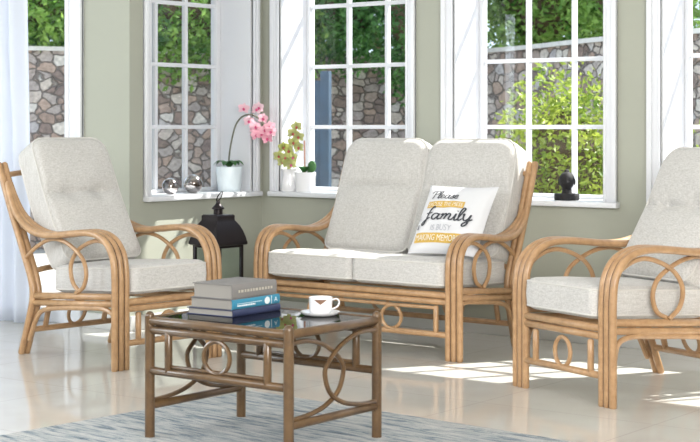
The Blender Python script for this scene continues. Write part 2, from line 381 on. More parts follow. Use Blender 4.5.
# ------------------------------------------------------------------ cushions
def outline(W, D, r, n=8):
    pts = []; rt, rb = r if isinstance(r, tuple) else (r, r)
    for cx, cy, a0, r in ((W/2-rt, D/2-rt, 0, rt), (-W/2+rt, D/2-rt, PI/2, rt), (-W/2+rb, -D/2+rb, PI, rb), (W/2-rb, -D/2+rb, 1.5*PI, rb)):
        for k in range(n+1): a = a0+PI/2*k/n; pts.append(Vector((cx+r*math.cos(a), cy+r*math.sin(a))))
    # densify straights
    out = []
    for i, p in enumerate(pts):
        q = pts[(i+1) % len(pts)]; out.append(p); L = (q-p).length; m = int(L/.03)
        for k in range(1, m+1): out.append(p.lerp(q, k/(m+1)))
    return out
def cushion(name, W, D, TH, r, fmap, parent, mat, crown=.02, creases=(), tufts=(), edge=.014, rings=38, seed=0):
    """boxed cushion; fmap maps (u, v, w) to the owner's space"""
    rnd = random.Random(seed); ph = [rnd.uniform(0, 6) for _ in range(6)]
    ol = outline(W, D, r); bm = bmesh.new(); n = len(ol)
    def hgt(u, v, s, side):
        h = TH/2-edge*(max(0, (s-.90)/.10))**2 + crown*(1-s**3)
        if side > 0:
            for v0, dp in creases: h -= dp*math.exp(-((v-v0)/.012)**2)*min(1, (1-s)*30)+dp*.9*math.exp(-((v-v0)/.05)**2)*min(1, (1-s)*8)
            for u0, v0, dp in tufts: h -= dp*math.exp(-(((u-u0)**2+(v-v0)**2)/.0022))
        h += .003*math.sin(u*17+ph[0]+v*5)*math.sin(v*13+ph[1])*(1-s)*2
        return h
    def side(sg):
        rs = [[bm.verts.new(fmap(0, 0, sg*hgt(0, 0, 0, sg)))]]
        for k in range(1, rings+1):
            s = (k/rings)**.92 if k < rings else 1
            rs.append([bm.verts.new(fmap(p.x*s, p.y*s, sg*hgt(p.x*s, p.y*s, s, sg))) for p in ol])
        for a, b in zip(rs, rs[1:]):
            for i in range(n):
                j = (i+1) % n
                bm.faces.new((a[0], b[i], b[j]) if len(a) == 1 else (a[i], b[i], b[j], a[j]))
        return rs[-1]
    top, bot = side(1), side(-1)
    mids = []
    for q in (.5, 0, -.5):
        bul = 1+.010*(1-q*q*2)/max(W, .3)
        mids.append([bm.verts.new(fmap(p.x*bul, p.y*bul, q*(TH-2*edge))) for p in ol])
    seq = [top]+mids+[bot]
    for a, b in zip(seq, seq[1:]):
        for i in range(n):
            j = (i+1) % n; bm.faces.new((a[i], a[j], b[j], b[i]))
    o = link(name, bm, mat, parent)
    bm = bmesh.new()
    for sg in (1, -1):
        pts = [fmap(p.x*1.004, p.y*1.004, sg*(TH/2-edge)) for p in ol[::2]]
        tube(bm, pts, .0048, seg=6, closed=True, smooth=False)
    link('piping', bm, 'pipe', o)
    return o

# ------------------------------------------------------------------ cane seating
def cane_seat(name, label, cat, loc, rz, W, ky=1.0, kz=1.0, seats=1, wide_front=False, group=None, top=1.06, lean=(.56, .88), TH=.17, cupd=.63, seed=0):
    root = thing(name, label, cat, loc, rz, group)
    CR = .0165
    Y = lambda y: y*ky
    prof = [(0, 0), (0, .16), (0, .32), (.001, .44), (.014, .53), (.055, .592), (.118, .628), (.2, .641), (.33, .633), (.46, .619), (.57, .615), (.66, .628), (.75, .660), (.83, .712), (.89, .785), (.935, .862)]
    post = [(.995, .958), (.885, .725), (.775, .515), (.705, .37), (.695, .30), (.735, .165), (.795, 0)]
    zr = lambda y: -.062*y     # seat rake
    for sx in (-1, 1):
        xc = sx*W/2
        bm = bmesh.new()
        for k in (-1, 0, 1):
            pts = []
            for i, (y, z) in enumerate(prof):
                xx = xc+k*2*CR*1.03
                if i > 11: xx = xc+k*2*CR*1.03*(1-.2*(i-11))-sx*.003*(i-11)
                pts.append((xx, Y(y)+(.012 if 0 < 1 else 0), z if z < .45 else .45+(z-.45)*kz))
            pts[0] = (pts[0][0], pts[0][1], .004)
            tube(bm, pts, CR, seg=12, n=7)
            if k < 1: tube(bm, [(p[0]+CR, p[1], p[2]) for p in pts], .0085, seg=6, n=7, mi=1)  # dark tubes stand in for the shade in the gaps between canes
        link('arm_frame', bm, ['cane', 'gap_shade'], root)
        bm = bmesh.new()
        for k in (-1, 1):
            pts = [(xc+k*CR*.98-sx*.01, Y(y)+.012, z) for y, z in post]; pts[-1] = (pts[-1][0], pts[-1][1], .006)
            tube(bm, pts, CR*1.05, seg=10)
        link('rear_leg', bm, 'cane', root)
        # crossing bows that make the oval under the arm
        xo = xc
        s1 = [(.01, .50), (.07, .565), (.17, .602), (.27, .585), (.36, .535), (.402, .465), (.385, .39), (.33, .345)]
        s2 = [(.76, .485), (.66, .55), (.54, .594), (.44, .590), (.345, .555), (.275, .505), (.252, .44), (.275, .375), (.335, .343)]
        for sh, dx in ((s1, .006), (s2, -.006)):
            bm = bmesh.new()
            tube(bm, [(xo+dx*1.6, Y(y)+.012, (z if z < .45 else .45+(z-.45)*kz)) for y, z in sh], .0105, seg=8)
            link('arm_bow', bm, 'cane', root)
        for z, r in ((.345, CR), (.311, CR*.95)):
            bm = bmesh.new(); tube(bm, [(xc, Y(.03), z), (xc, Y(.70), z+zr(.68))], r, seg=10, smooth=False); link('side_rail', bm, 'cane', root)
        bm = bmesh.new()   # arch brace under the side rails
        tube(bm, [(xc, Y(.035)+.012, .09), (xc, Y(.037)+.012, .20), (xc, Y(.055)+.012, .255), (xc, Y(.11)+.01, .278), (xc, Y(.3), .272), (xc, Y(.58), .246), (xc, Y(.655), .222), (xc, Y(.69)+.008, .17), (xc, Y(.735)+.012, .075)], .0125, seg=8)
        link('side_brace', bm, 'cane', root)
    h = W/2-.052
    # front rails and rear rails
    for z, r in ((.320, CR), (.287, CR*.95)):
        bm = bmesh.new(); tube(bm, [(-h-.01, .012, z), (h+.01, .012, z)], r, seg=10, smooth=False); link('front_rail', bm, 'cane', root)
    bm = bmesh.new(); tube(bm, [(-h-.02, Y(.70)+.012, .29), (h+.02, Y(.70)+.012, .29)], CR, seg=10, smooth=False); link('rear_rail', bm, 'cane', root)
    def panel(y0, ys, zlo, zhi):
        bm = bmesh.new(); yl = ys(zlo); tube(bm, [(-h-.015, yl, zlo), (h+.015, yl, zlo)], CR*.9, seg=10, smooth=False); link('stretcher', bm, 'cane', root)
        ux = h-.055
        for s in (-1, 1):
            bm = bmesh.new(); tube(bm, [(s*ux, ys(zhi), zhi), (s*ux, yl, zlo)], CR*.85, seg=8, smooth=False); link('upright', bm, 'cane', root)
        zm = (zlo+zhi)/2; rz_ = (zhi-zlo)/2-.006
        if not wide_front:
            bm = bmesh.new(); tube(bm, [(.052*math.cos(a), ys(zm+rz_*math.sin(a)), zm+rz_*math.sin(a)) for a in [2*PI*k/20 for k in range(20)]], .0095, seg=8, closed=True, smooth=False)
            link('ring', bm, 'cane', root)
        else:
            ux_ = ux
            for s in (-1, 1):
                pts = [(s*ux_, ys(zm)-.006, zm+rz_), (s*.30, ys(zm)-.006, zm+rz_)]+[(s*(.262-.075*math.sin(PI*k/8)), ys(zm)-.006, zm+rz_*math.cos(PI*k/8)) for k in range(1, 8)]+[(s*.30, ys(zm)-.006, zm-rz_), (s*ux_, ys(zm)-.006, zm-rz_)]
                bm = bmesh.new(); tube(bm, pts, .0095, seg=8, n=2); link('end_loop', bm, 'cane', root)
            pts = [(.225+.075*math.cos(t), ys(zm)+.006, zm+rz_*math.sin(t)) for t in [-PI/2+PI*k/10 for k in range(11)]]
            pts += [(-p[0], p[1], -(p[2]-zm)+zm) for p in pts]
            bm = bmesh.new(); tube(bm, pts, .0095, seg=8, closed=True, smooth=False); link('middle_loop', bm, 'cane', root)
    panel(0, lambda z: .012, .125, .262)
    panel(1, lambda z: Y(.70)+.012+(.30-z)*.30*ky, .125, .262)
    # back rails
    for z, dy in ((.90, .0), (.62, 0), (.42, 0)):
        t = (z-.37)/(.958-.37); yy = Y(.705+(.995-.705)*t)+.012
        bm = bmesh.new(); tube(bm, [(-W/2, yy, z), (-W/4, yy+.035, z+.012), (0, yy+.045, z+.016), (W/4, yy+.035, z+.012), (W/2, yy, z)], CR*.9, seg=10); link('back_rail', bm, 'cane', root)
    # cushions
    IW = W-.107; cw = IW/seats
    for i in range(seats):
        cx = -IW/2+cw*(i+.5); D = cupd; 
        def fs(u, v, w, cx=cx): 
            y = v+D/2-.012; return Vector((cx+u, y, .424+w-.055*y))
        cushion('seat_cushion', cw-.004, D, .134, .04, fs, root, 'fab_seat', crown=.012, seed=seed+i)
        b0 = Vector((lean[0], .455)); b1 = Vector((lean[1], top)); d = (b1-b0); L = d.length; d.normalize(); nn = Vector((-d.y, d.x))
        def fb(u, v, w, cx=cx):
            q = v/L+.5
            p = b0+d*(v+L/2)+nn*(w-.02*math.sin(q*PI)) 
            sx_ = 1-.03*max(0, q-.6)*2
            return Vector((cx+u*sx_, p.x+.025*max(0, q-.75)*4*max(0, q-.75)*4*.6, p.y))
        vz = L*(.10 if seats == 2 else .06)
        tf = [] if seats == 2 else [(-.09, vz-.01, .02), (.09, vz-.01, .02)]
        cushion('back_cushion', cw-.002, L, TH, (.09 if seats == 2 else .075, .05), fb, root, 'fab', crown=.024, creases=[(vz, .016)], tufts=tf, edge=.02, seed=seed+9+i)
    return root

A1 = math.radians(84.1)
cane_seat('cane_armchair', 'honey cane armchair with oatmeal cushions at the left, beside the curtain, facing right', 'armchair', (-5.27, 5.433, 0), A1, .585, group=None, seed=1)
A2 = math.radians(-21.7)
cane_seat('cane_armchair', 'honey cane armchair with oatmeal cushions at the right edge, facing the coffee table', 'armchair', (-3.307, 5.781, 0), A2, .585, top=1.02, seed=4)
SX0, SX1, SY = -5.465, -4.22, 6.325
cane_seat('cane_sofa', 'two-seat honey cane sofa with oatmeal cushions below the middle windows', 'sofa', ((SX0+SX1)/2, SY, 0), 0, SX1-SX0, ky=.77, kz=.80, seats=2, wide_front=True, top=1.062, lean=(.535, .765), TH=.155, cupd=.60, seed=7)

# ------------------------------------------------------------------ scatter pillow with lettering
PW, PT = .415, .12
def pillow_w(a, b):   # a,b in -1..1
    return PT/2*(max(0, 1-abs(a)**2.4)**.55)*(max(0, 1-abs(b)**2.4)**.55)
proot = thing('scatter_pillow', 'white printed scatter pillow with gold bands and dark lettering on the sofa', 'pillow', (-4.445, 6.56, .484), math.radians(2))
PL = math.radians(33)
def pmap(a, b, w):
    pin = 1-.05*(1-a*a)*abs(b)**3; pin2 = 1-.05*(1-b*b)*abs(a)**3
    u = a*PW/2*pin2; v = (b*pin+1)*PW/2
    return Vector((u, v*math.sin(PL)-w*math.cos(PL), v*math.cos(PL)+w*math.sin(PL)+.01))
bm = bmesh.new(); n = 28; G = {}
for sg in (1, -1):
    for i in range(n+1):
        for j in range(n+1):
            a = -1+2*i/n; b_ = -1+2*j/n
            if sg < 0 and (i in (0, n) or j in (0, n)): G[sg, i, j] = G[1, i, j]; continue
            wr = .0025*math.sin(a*9+b_*4)*math.sin(b_*7-a*3)*(1-abs(a))*(1-abs(b_))*3
            G[sg, i, j] = bm.verts.new(pmap(a, b_, sg*pillow_w(a, b_)+wr))
    for i in range(n):
        for j in range(n): bm.faces.new((G[sg, i, j], G[sg, i+1, j], G[sg, i+1, j+1], G[sg, i, j+1]))
link('pillow_cover', bm, 'pillow', proot)
def onp(u, v, off=.0035):    # u,v in 0..1 across the pillow front
    a, b_ = u*2-1, v*2-1
    wr = .0025*math.sin(a*9+b_*4)*math.sin(b_*7-a*3)*(1-abs(a))*(1-abs(b_))*3
    return pmap(a, b_, pillow_w(a, b_)+wr+off)
def band(bm, u0, u1, v0, v1, off):
    k = 20; g = [[bm.verts.new(onp(u0+(u1-u0)*i/k, v0+(v1-v0)*j/4, off)) for j in range(5)] for i in range(k+1)]
    for i in range(k):
        for j in range(4): bm.faces.new((g[i][j], g[i+1][j], g[i+1][j+1], g[i][j+1]))
bm = bmesh.new(); band(bm, .13, .68, .60, .695, .0025); link('gold_band', bm, 'gold', proot)
bm = bmesh.new(); band(bm, .08, .82, .115, .245, .0025); link('gold_band', bm, 'gold', proot)
def textmesh(s, shear=0):
    cu = bpy.data.curves.new('t', 'FONT'); cu.body = s; cu.size = 1; cu.shear = shear; cu.resolution_u = 3
    ob = bpy.data.objects.new('t', cu); COL.objects.link(ob); bpy.context.view_layer.update()
    me = bpy.data.meshes.new_from_object(ob.evaluated_get(bpy.context.evaluated_depsgraph_get()))
    bpy.data.objects.remove(ob); t = bmesh.new(); t.from_mesh(me); bpy.data.meshes.remove(me); return t
def lay(bm, s, fmap, x0, x1, y0, y1, mi=0):
    t = textmesh(s); xs = [v.co.x for v in t.verts]; ys = [v.co.y for v in t.verts]
    a, b_, c, d = min(xs), max(xs), min(ys), max(ys)
    for v in t.verts: v.co = fmap(x0+(v.co.x-a)/(b_-a)*(x1-x0), y0+(v.co.y-c)/(d-c)*(y1-y0))
    merge(bm, t, mi)
bm = bmesh.new(); lay(bm, 'EXCUSE THE MESS', lambda u, v: onp(u, v, .0045), .15, .66, .618, .677); link('white_lettering', bm, 'whiteprint', proot, smooth=False); bm = bmesh.new(); lay(bm, 'MAKING MEMORIES', lambda u, v: onp(u, v, .0045), .10, .80, .14, .22)
link('white_lettering', bm, 'whiteprint', proot, smooth=False)
bm = bmesh.new(); lay(bm, 'IS BUSY', lambda u, v: onp(u, v, .004), .30, .60, .275, .355); link('grey_lettering', bm, 'ink_grey', proot, smooth=False); bm = bmesh.new(); lay(bm, 'A', lambda u, v: onp(u, v, .004), .05, .095, .41, .50)
link('grey_lettering', bm, 'ink_grey', proot, smooth=False)
# cursive strokes, in em units (x advance ~, x-height 1, ascender 2)
CUR = {
 'P': (1.35, [[(.35, 0), (.5, .9), (.62, 1.9)], [(-.15, 1.5), (.0, 1.95), (.6, 2.1), (1.25, 1.95), (1.3, 1.45), (.9, 1.1), (.5, 1.1)]]),
 'l': (.5, [[(0, .05), (.35, 1.1), (.5, 1.9), (.3, 2.05), (.15, 1.4), (.1, .4), (.25, 0), (.55, .25)]]),
 'e': (.75, [[(0, .3), (.45, .55), (.55, .85), (.35, 1), (.1, .7), (.1, .25), (.35, 0), (.75, .25)]]),
 'a': (.95, [[(.7, .85), (.4, 1), (.1, .65), (.12, .15), (.35, 0), (.65, .5), (.75, .95), (.7, .25), (.85, 0), (1.0, .2)]]),
 's': (.7, [[(0, .2), (.35, .8), (.45, 1.02), (.5, .6), (.5, .2), (.3, 0), (.1, .1)], [(.42, .05), (.7, .25)]]),
 'f': (.75, [[(.75, 1.95), (.6, 2.15), (.4, 1.7), (.3, .8), (.2, -.3), (.05, -.9), (-.15, -.7), (.1, -.1), (.6, .3)], [(.0, 1.0), (.7, 1.08)]]),
 'm': (1.35, [[(0, .8), (.15, 1), (.2, .5), (.17, 0)], [(.19, .5), (.45, 1), (.58, .85), (.55, 0)], [(.57, .5), (.85, 1), (1.0, .85), (.97, .2), (1.1, 0), (1.35, .25)]]),
 'i': (.45, [[(0, .3), (.2, 1), (.15, .3), (.25, 0), (.5, .25)], [(.27, 1.4), (.3, 1.5)]]),
 'y': (.95, [[(0, .8), (.15, 1), (.15, .35), (.35, 0), (.65, .3), (.78, 1), (.72, .2), (.62, -.6), (.35, -.9), (.25, -.6), (.7, 0), (1.05, .35)]]),
}
def script(bm, word, u0, u1, vb, xh, th):
    tot = sum(CUR[c][0] for c in word); x = 0; sx = (u1-u0)/tot
    for c in word:
        adv, strokes = CUR[c]
        for st in strokes:
            P = smoothpath([(p[0], p[1], 0) for p in st], 7); prevp = None
            vs = []
            for i, p in enumerate(P):
                q = P[min(i+1, len(P)-1)]; r_ = P[max(i-1, 0)]; tdir = (q-r_)
                tx, ty = tdir.x*sx, tdir.y*xh; L = math.hypot(tx, ty) or 1; nx_, ny_ = -ty/L, tx/L
                wd = th*(.55+.45*abs(ty)/L)
                cu_ = u0+(x+p.x)*sx+p.y*xh*.12; cv = vb+p.y*xh
                vs.append((bm.verts.new(onp(cu_+nx_*wd, cv+ny_*wd, .0042)), bm.verts.new(onp(cu_-nx_*wd, cv-ny_*wd, .0042))))
            for a, b_ in zip(vs, vs[1:]): bm.faces.new((a[0], a[1], b_[1], b_[0]))
        x += adv
bm = bmesh.new(); script(bm, 'Please', .14, .56, .735, .060, .008); link('dark_lettering', bm, 'ink', proot, smooth=False); bm = bmesh.new(); script(bm, 'family', .16, .84, .425, .086, .0125); link('dark_lettering', bm, 'ink', proot, smooth=False); bm = bmesh.new()
lay(bm, '&', lambda u, v: onp(u, v, .004), .065, .11, .29, .36)
link('dark_lettering', bm, 'ink', proot, smooth=False)

# ------------------------------------------------------------------ coffee table
TX0, TX1, TY0, TY1 = -4.05, -3.387, 4.07, 4.575
troot = thing('coffee_table', 'dark bronze cane coffee table with a glass top standing on the rug', 'table', ((TX0+TX1)/2, (TY0+TY1)/2, .012))
hx, hy = (TX1-TX0)/2, (TY1-TY0)/2; ZTt = .44; R1 = .0165
for sx in (-1, 1):
    for sy in (-1, 1):
        bm = bmesh.new(); tube(bm, [(sx*hx, sy*hy, 0), (sx*hx, sy*hy, ZTt+.002)], R1*1.12, seg=14, smooth=False, cap=False); ball(bm, (sx*hx, sy*hy, ZTt+.002), R1*1.12, 2, (1, 1, 1.1)); link('leg', bm, 'cane_dark', troot)
def rod(name, a, b_, r, mat='cane_dark'):
    bm = bmesh.new(); tube(bm, [a, b_], r, seg=12, smooth=False); return link(name, bm, mat, troot)
for s in (-1, 1):
    rod('top_rail', (-hx, s*hy, ZTt-.012), (hx, s*hy, ZTt-.012), R1); rod('top_rail', (-hx, s*hy, ZTt-.046), (hx, s*hy, ZTt-.046), R1*.9)
    rod('top_rail', (s*hx, -hy, ZTt-.012), (s*hx, hy, ZTt-.012), R1)
    zl = .245
    rod('stretcher', (-hx, s*hy, zl), (hx, s*hy, zl), R1*.9)
    for q in (-1, 1): rod('upright', (q*(hx-.095), s*hy, zl), (q*(hx-.095), s*hy, ZTt-.046), R1*.9)
    # long inner loop + ring
    bm = bmesh.new(); zm = (zl+ZTt-.046)/2; rz_ = (ZTt-.046-zl)/2-.017
    tube(bm, [(.062*math.cos(a), s*hy, zm+rz_*math.sin(a)) for a in [2*PI*k/28 for k in range(28)]], .0085, seg=8, closed=True, smooth=False); link('ring', bm, 'cane_dark', troot)
    bm = bmesh.new(); e = hx-.113
    tube(bm, [(-e, s*hy, zl+.022), (e, s*hy, zl+.022)], .007, seg=8, smooth=False); link('inner_rod', bm, 'cane_dark', troot)
    rod('stretcher', (s*hx, -hy, .115), (s*hx, hy, .115), R1*.9)
    for q in (-1, 1):
        # bow springing from the top of one leg, bulging past the middle, back to the foot of the same leg
        pts = [(s*hx+q*.004, q*hy, ZTt-.045), (s*hx+q*.004, q*hy*.55, ZTt-.045), (s*hx+q*.005, q*hy*.15, ZTt-.075), (s*hx+q*.006, -q*hy*.14, ZTt-.125), (s*hx+q*.006, -q*hy*.24, .28), (s*hx+q*.006, -q*hy*.14, .205), (s*hx+q*.005, q*hy*.15, .16), (s*hx+q*.004, q*hy*.55, .138), (s*hx+q*.004, q*hy, .132)]
        bm = bmesh.new(); tube(bm, pts, .0088, seg=8); link('side_bow', bm, 'cane_dark', troot)
bm = bmesh.new(); box(bm, -hx+.012, hx-.012, -hy+.012, hy-.012, ZTt-.008, ZTt, .001); link('glass_top', bm, 'table_glass', troot, smooth=False)
bm = bmesh.new()
for q in (-1/3, 1/3): tube(bm, [(q*hx, -hy, ZTt-.024), (q*hx, hy, ZTt-.024)], .010, seg=8, smooth=False)
link('cross_support', bm, 'cane_dark', troot)
TZ = .012+ZTt+.0005

# ------------------------------------------------------------------ books
def book(name, label, loc, rz, L, Wd, H, cov, cov2=None, printing=None):
    """spine on +x side running along y; pages toward -x, ends -y/+y"""
    r = thing(name, label, 'book', loc, rz, 'books piled on the coffee table'); t = .0028
    bm = bmesh.new(); box(bm, -Wd/2, Wd/2-.002, -L/2, L/2, 0, t, .0008); box(bm, -Wd/2, Wd/2-.002, -L/2, L/2, H-t, H, .0008)
    if cov2: link('cover', bm, cov, r); bm = bmesh.new()
    # rounded spine
    k = 8; pr = []
    for i in range(k+1):
        a = -PI/2+PI*i/k; pr.append((Wd/2-.004+.006*math.cos(a), H/2+(H/2)*math.sin(a)))
    pi_ = [(x-.003, H/2+(z-H/2)*.93) for x, z in pr]
    for y0, y1 in ((-L/2, L/2),):
        A = [[bm.verts.new((x, y, z)) for x, z in q] for q in (pr, pi_) for y in (y0, y1)]
        for i in range(k):
            bm.faces.new((A[0][i], A[0][i+1], A[1][i+1], A[1][i])); bm.faces.new((A[2][i], A[2][i+1], A[3][i+1], A[3][i]))
            bm.faces.new((A[0][i], A[0][i+1], A[2][i+1], A[2][i])); bm.faces.new((A[1][i], A[1][i+1], A[3][i+1], A[3][i]))
    link('spine' if cov2 else 'cover', bm, cov2 or cov, r)
    bm = bmesh.new(); box(bm, -Wd/2+.005, Wd/2-.007, -L/2+.005, L/2-.005, t, H-t); link('pages', bm, 'pages', r, smooth=False)
    if printing: printing(r, L, Wd, H)
    return r
BR = math.radians(11)
def spinef(Wd): return lambda u, v: Vector((Wd/2+.0028, u, v))
def pr_blue(r, L, Wd, H):
    bm = bmesh.new(); f = spinef(Wd); 
    for y0, y1, z0, z1 in ((-.115, .03, .52, .56), (-.115, -.01, .28, .42)):
        yy = y0; rnd = random.Random(3)
        while yy < y1:
            l = rnd.uniform(.006, .012); t = bmesh.new(); box(t, Wd/2+.0015, Wd/2+.003, yy, min(yy+l, y1), z0*H, z1*H*1.02); merge(bm, t); yy += l+.003
    lay(bm, 'A', f, .105, .125, H*.3, H*.75)
    t = bmesh.new()
    for k in range(20): pass
    c = [bm.verts.new((Wd/2+.0030, .062+.016*math.cos(2*PI*k/20), H/2+.014*math.sin(2*PI*k/20))) for k in range(20)]; bm.faces.new(c)
    t.free(); box(bm, Wd/2+.0015, Wd/2+.003, .088, .090, .1*H, .9*H)
    link('spine_print', bm, 'bw', r, smooth=False)
def pr_grey(r, L, Wd, H):
    bm = bmesh.new(); yy = -.10; rnd = random.Random(8)
    while yy < .11:
        l = rnd.uniform(.010, .018); box(bm, Wd/2+.0015, Wd/2+.003, yy, yy+l*.75, H*.42, H*.60); yy += l+.004
    link('spine_print', bm, 'silverprint', r, smooth=False)
BX, BY = -3.912, 4.378
BG = 'books piled on the coffee table'
BR = math.radians(2.5)
book('book', 'dark navy hardback book at the bottom of the pile on the table', (BX, BY, TZ), BR, .285, .222, .025, 'navy_book')
book('book', 'teal-blue spined hardback in the middle of the book pile', (BX+.006, BY+.0, TZ+.0255), BR, .283, .205, .038, 'grey_book_dark', 'blue_book', printing=pr_blue)
book('book', 'thick grey clothbound book on top of the pile', (BX+.008, BY-.004, TZ+.064), BR+.01, .268, .190, .053, 'grey_book', printing=pr_grey)

# ------------------------------------------------------------------ cup and saucer
CX, CY = -3.585, 4.490
r = thing('saucer', 'white porcelain saucer under the teacup on the glass table top', 'saucer', (CX, CY, TZ))
bm = bmesh.new(); lathe(bm, [(0, .0005), (.050, .0005), (.060, .0020), (.067, .0070), (.073, .0125), (.074, .0145), (.071, .0140), (.055, .0070), (.032, .0045), (0, .0045)], 40); link('dish', bm, 'porcelain', r)
r = thing('teacup', 'white porcelain teacup with a brown mark, standing on its saucer', 'cup', (CX+.003, CY, TZ+.0052), math.radians(37))
bm = bmesh.new(); lathe(bm, [(0, .002), (.030, .0), (.032, .002), (.038, .007), (.042, .016), (.0435, .04), (.0445, .062), (.0435, .063), (.0415, .061), (.040, .04), (.038, .018), (.030, .01), (0, .008)], 40); link('bowl', bm, 'porcelain', r)
bm = bmesh.new(); tube(bm, [(.042, 0, .052), (.058, 0, .056), (.068, 0, .047), (.065, 0, .032), (.052, 0, .022), (.038, 0, .018)], .0032, seg=8); link('handle', bm, 'porcelain', r)
bm = bmesh.new(); lathe(bm, [(0, .050), (.0412, .050)], 32); link('tea', bm, 'tea', r)
bm = bmesh.new()
k = 10; top = []; bot = []
for i in range(k+1):
    a = -PI/2-.55+1.1*i/k; rr = .0448
    top.append(bm.verts.new((rr*math.cos(a), rr*math.sin(a), .0565))); q = abs(i-k/2)/(k/2); rb = .0443
    bot.append(bm.verts.new((rb*math.cos(a), rb*math.sin(a), .038+.017*q)))
for i in range(k): bm.faces.new((top[i], top[i+1], bot[i+1], bot[i]))
link('painted_motif', bm, 'tea', r)

# ------------------------------------------------------------------ rug
bm = bmesh.new(); box(bm, 0, 2.6, -2.0, 0, 0, .012, .004)
o = link('rug', bm, 'rug'); o.location = (-4.42, 5.06, 0); o.rotation_euler = (0, 0, math.radians(-4)); tag(o, 'blue and grey streaked rug on the tiled floor under the coffee table', 'rug')

# ------------------------------------------------------------------ lantern
LR = math.radians(-6)
r = thing('floor_lantern', 'tall black metal lantern standing on the floor beneath the orchid window', 'lantern', (-5.90, 6.47, 0), LR)
a = .092
bm = bmesh.new(); box(bm, -a-.012, a+.012, -a-.012, a+.012, .012, .035, .004)
for sx in (-1, 1):
    for sy in (-1, 1): box(bm, sx*a-.012, sx*a+.012, sy*a-.012, sy*a+.012, 0, .014, .002)
link('base', bm, 'black_metal', r)
for sx in (-1, 1):
    for sy in (-1, 1): bm = bmesh.new(); box(bm, sx*a-.009, sx*a+.009, sy*a-.009, sy*a+.009, .035, .49, .002); link('corner_post', bm, 'black_metal', r)
bm = bmesh.new()
for s in (-1, 1): box(bm, -a, a, s*a-.008, s*a+.008, .474, .49, .002); box(bm, s*a-.008, s*a+.008, -a, a, .474, .49, .002)
link('top_frame', bm, 'black_metal', r)
for i in range(4):
    bm = bmesh.new(); box(bm, -a+.009, a-.009, a-.002, a+.001, .036, .474)
    bmesh.ops.rotate(bm, verts=bm.verts, cent=(0, 0, 0), matrix=Matrix.Rotation(i*PI/2, 3, 'Z')); link('pane', bm, 'lantern_glass', r, smooth=False)
bm = bmesh.new()
prof = [(.112, .488), (.117, .492), (.117, .505), (.114, .512), (.109, .535), (.100, .565), (.087, .595), (.072, .618), (.066, .626), (.066, .652), (.060, .658), (0.0, .660)]
rg = []
for (q, z) in prof:
    rg.append([bm.verts.new((sx*max(q, .0005), sy*max(q, .0005), z)) for sx, sy in ((-1, -1), (1, -1), (1, 1), (-1, 1))])
for p, q in zip(rg, rg[1:]):
    for k in range(4): bm.faces.new((p[k], p[(k+1) % 4], q[(k+1) % 4], q[k]))
bm.faces.new(rg[0]); link('roof', bm, 'black_metal', r)
bm = bmesh.new(); lathe(bm, [(0, .655), (.026, .655), (.026, .685), (.036, .690), (.036, .694), (.020, .712), (.012, .722), (.012, .732), (.007, .737), (0, .738)], 20); link('chimney', bm, 'black_metal', r)
bm = bmesh.new(); tube(bm, [(.026*math.cos(t)*.9+.010*math.sin(t), .010, .757+.024*math.sin(t)+.014*math.cos(t)) for t in [2*PI*k/20 for k in range(20)]], .0032, seg=6, closed=True, smooth=False); link('ring_handle', bm, 'black_metal', r)
bm = bmesh.new(); lathe(bm, [(0, .036), (.035, .036), (.035, .15), (.03, .155), (.005, .152), (0, .152)], 24); link('candle', bm, 'porcelain', r)

# ------------------------------------------------------------------ things on the sills
def on_sill(name, label, cat, x, y, rz=0): return thing(name, label, cat, (x, y, ZS+.0005), rz)
for lab, x, y, rad in (('smaller crackled silver ball on the window sill, left of its pair', XB-.075, 6.565, .049), ('larger crackled silver ball on the window sill, right of its pair', XB-.08, 6.765, .057)):
    bm = bmesh.new(); t = bmesh.new(); bmesh.ops.create_uvsphere(t, u_segments=32, v_segments=20, radius=rad); merge(bm, t, 0, Matrix.Translation((0, 0, rad-.001)))
    o = link('silver_ball', bm, 'silver'); o.location = (x, y, ZS); tag(o, lab, 'ornament', 'crackled silver balls on the sill')
def pot(bm, r0, r1, h, ribs=0): lathe(bm, [(0, .0), (r0*.96, .0), (r0, .004), ((r0+r1)/2, h*.5), (r1, h-.004), (r1*.98, h), (r1*.92, h-.002), (r1*.90, h-.02), (0, h-.02)], 64 if ribs else 36, ribs=ribs, ribd=.02 if ribs else 0)
def leaf_blade(bm, base, ang, length, width, rise, droop, n=8):
    d = Vector((math.cos(ang), math.sin(ang), 0)); sd = Vector((-d.y, d.x, 0)); rows = []
    for i in range(n+1):
        t = i/n; w_ = width*math.sin(PI*min(1, t*.93+.07))**.7; p = Vector(base)+d*length*t+Vector((0, 0, rise*math.sin(t*PI*.6)-droop*t*t))
        rows.append([bm.verts.new(p-sd*w_+Vector((0, 0, w_*.25))), bm.verts.new(p), bm.verts.new(p+sd*w_+Vector((0, 0, w_*.25)))])
    for a, b_ in zip(rows, rows[1:]):
        for k in range(2): bm.faces.new((a[k], a[k+1], b_[k+1], b_[k]))
def petal(bm, c, nrm, up, ang, L, Wd, cup=.3, mi=0):
    nrm = Vector(nrm).normalized(); up = Vector(up); up = (up-nrm*up.dot(nrm)).normalized(); rt = up.cross(nrm)
    d = up*math.cos(ang)+rt*math.sin(ang); s = nrm.cross(d); rows = []
    for i in range(6):
        t = i/5; w_ = Wd*math.sin(PI*(.12+.83*t))**.8; p = Vector(c)+d*L*t+nrm*(cup*L*t*t*.5)
        rows.append([bm.verts.new(p-s*w_+nrm*w_*.15), bm.verts.new(p), bm.verts.new(p+s*w_+nrm*w_*.15)])
    for a, b_ in zip(rows, rows[1:]):
        for k in range(2): bm.faces.new((a[k], a[k+1], b_[k+1], b_[k])).material_index = mi
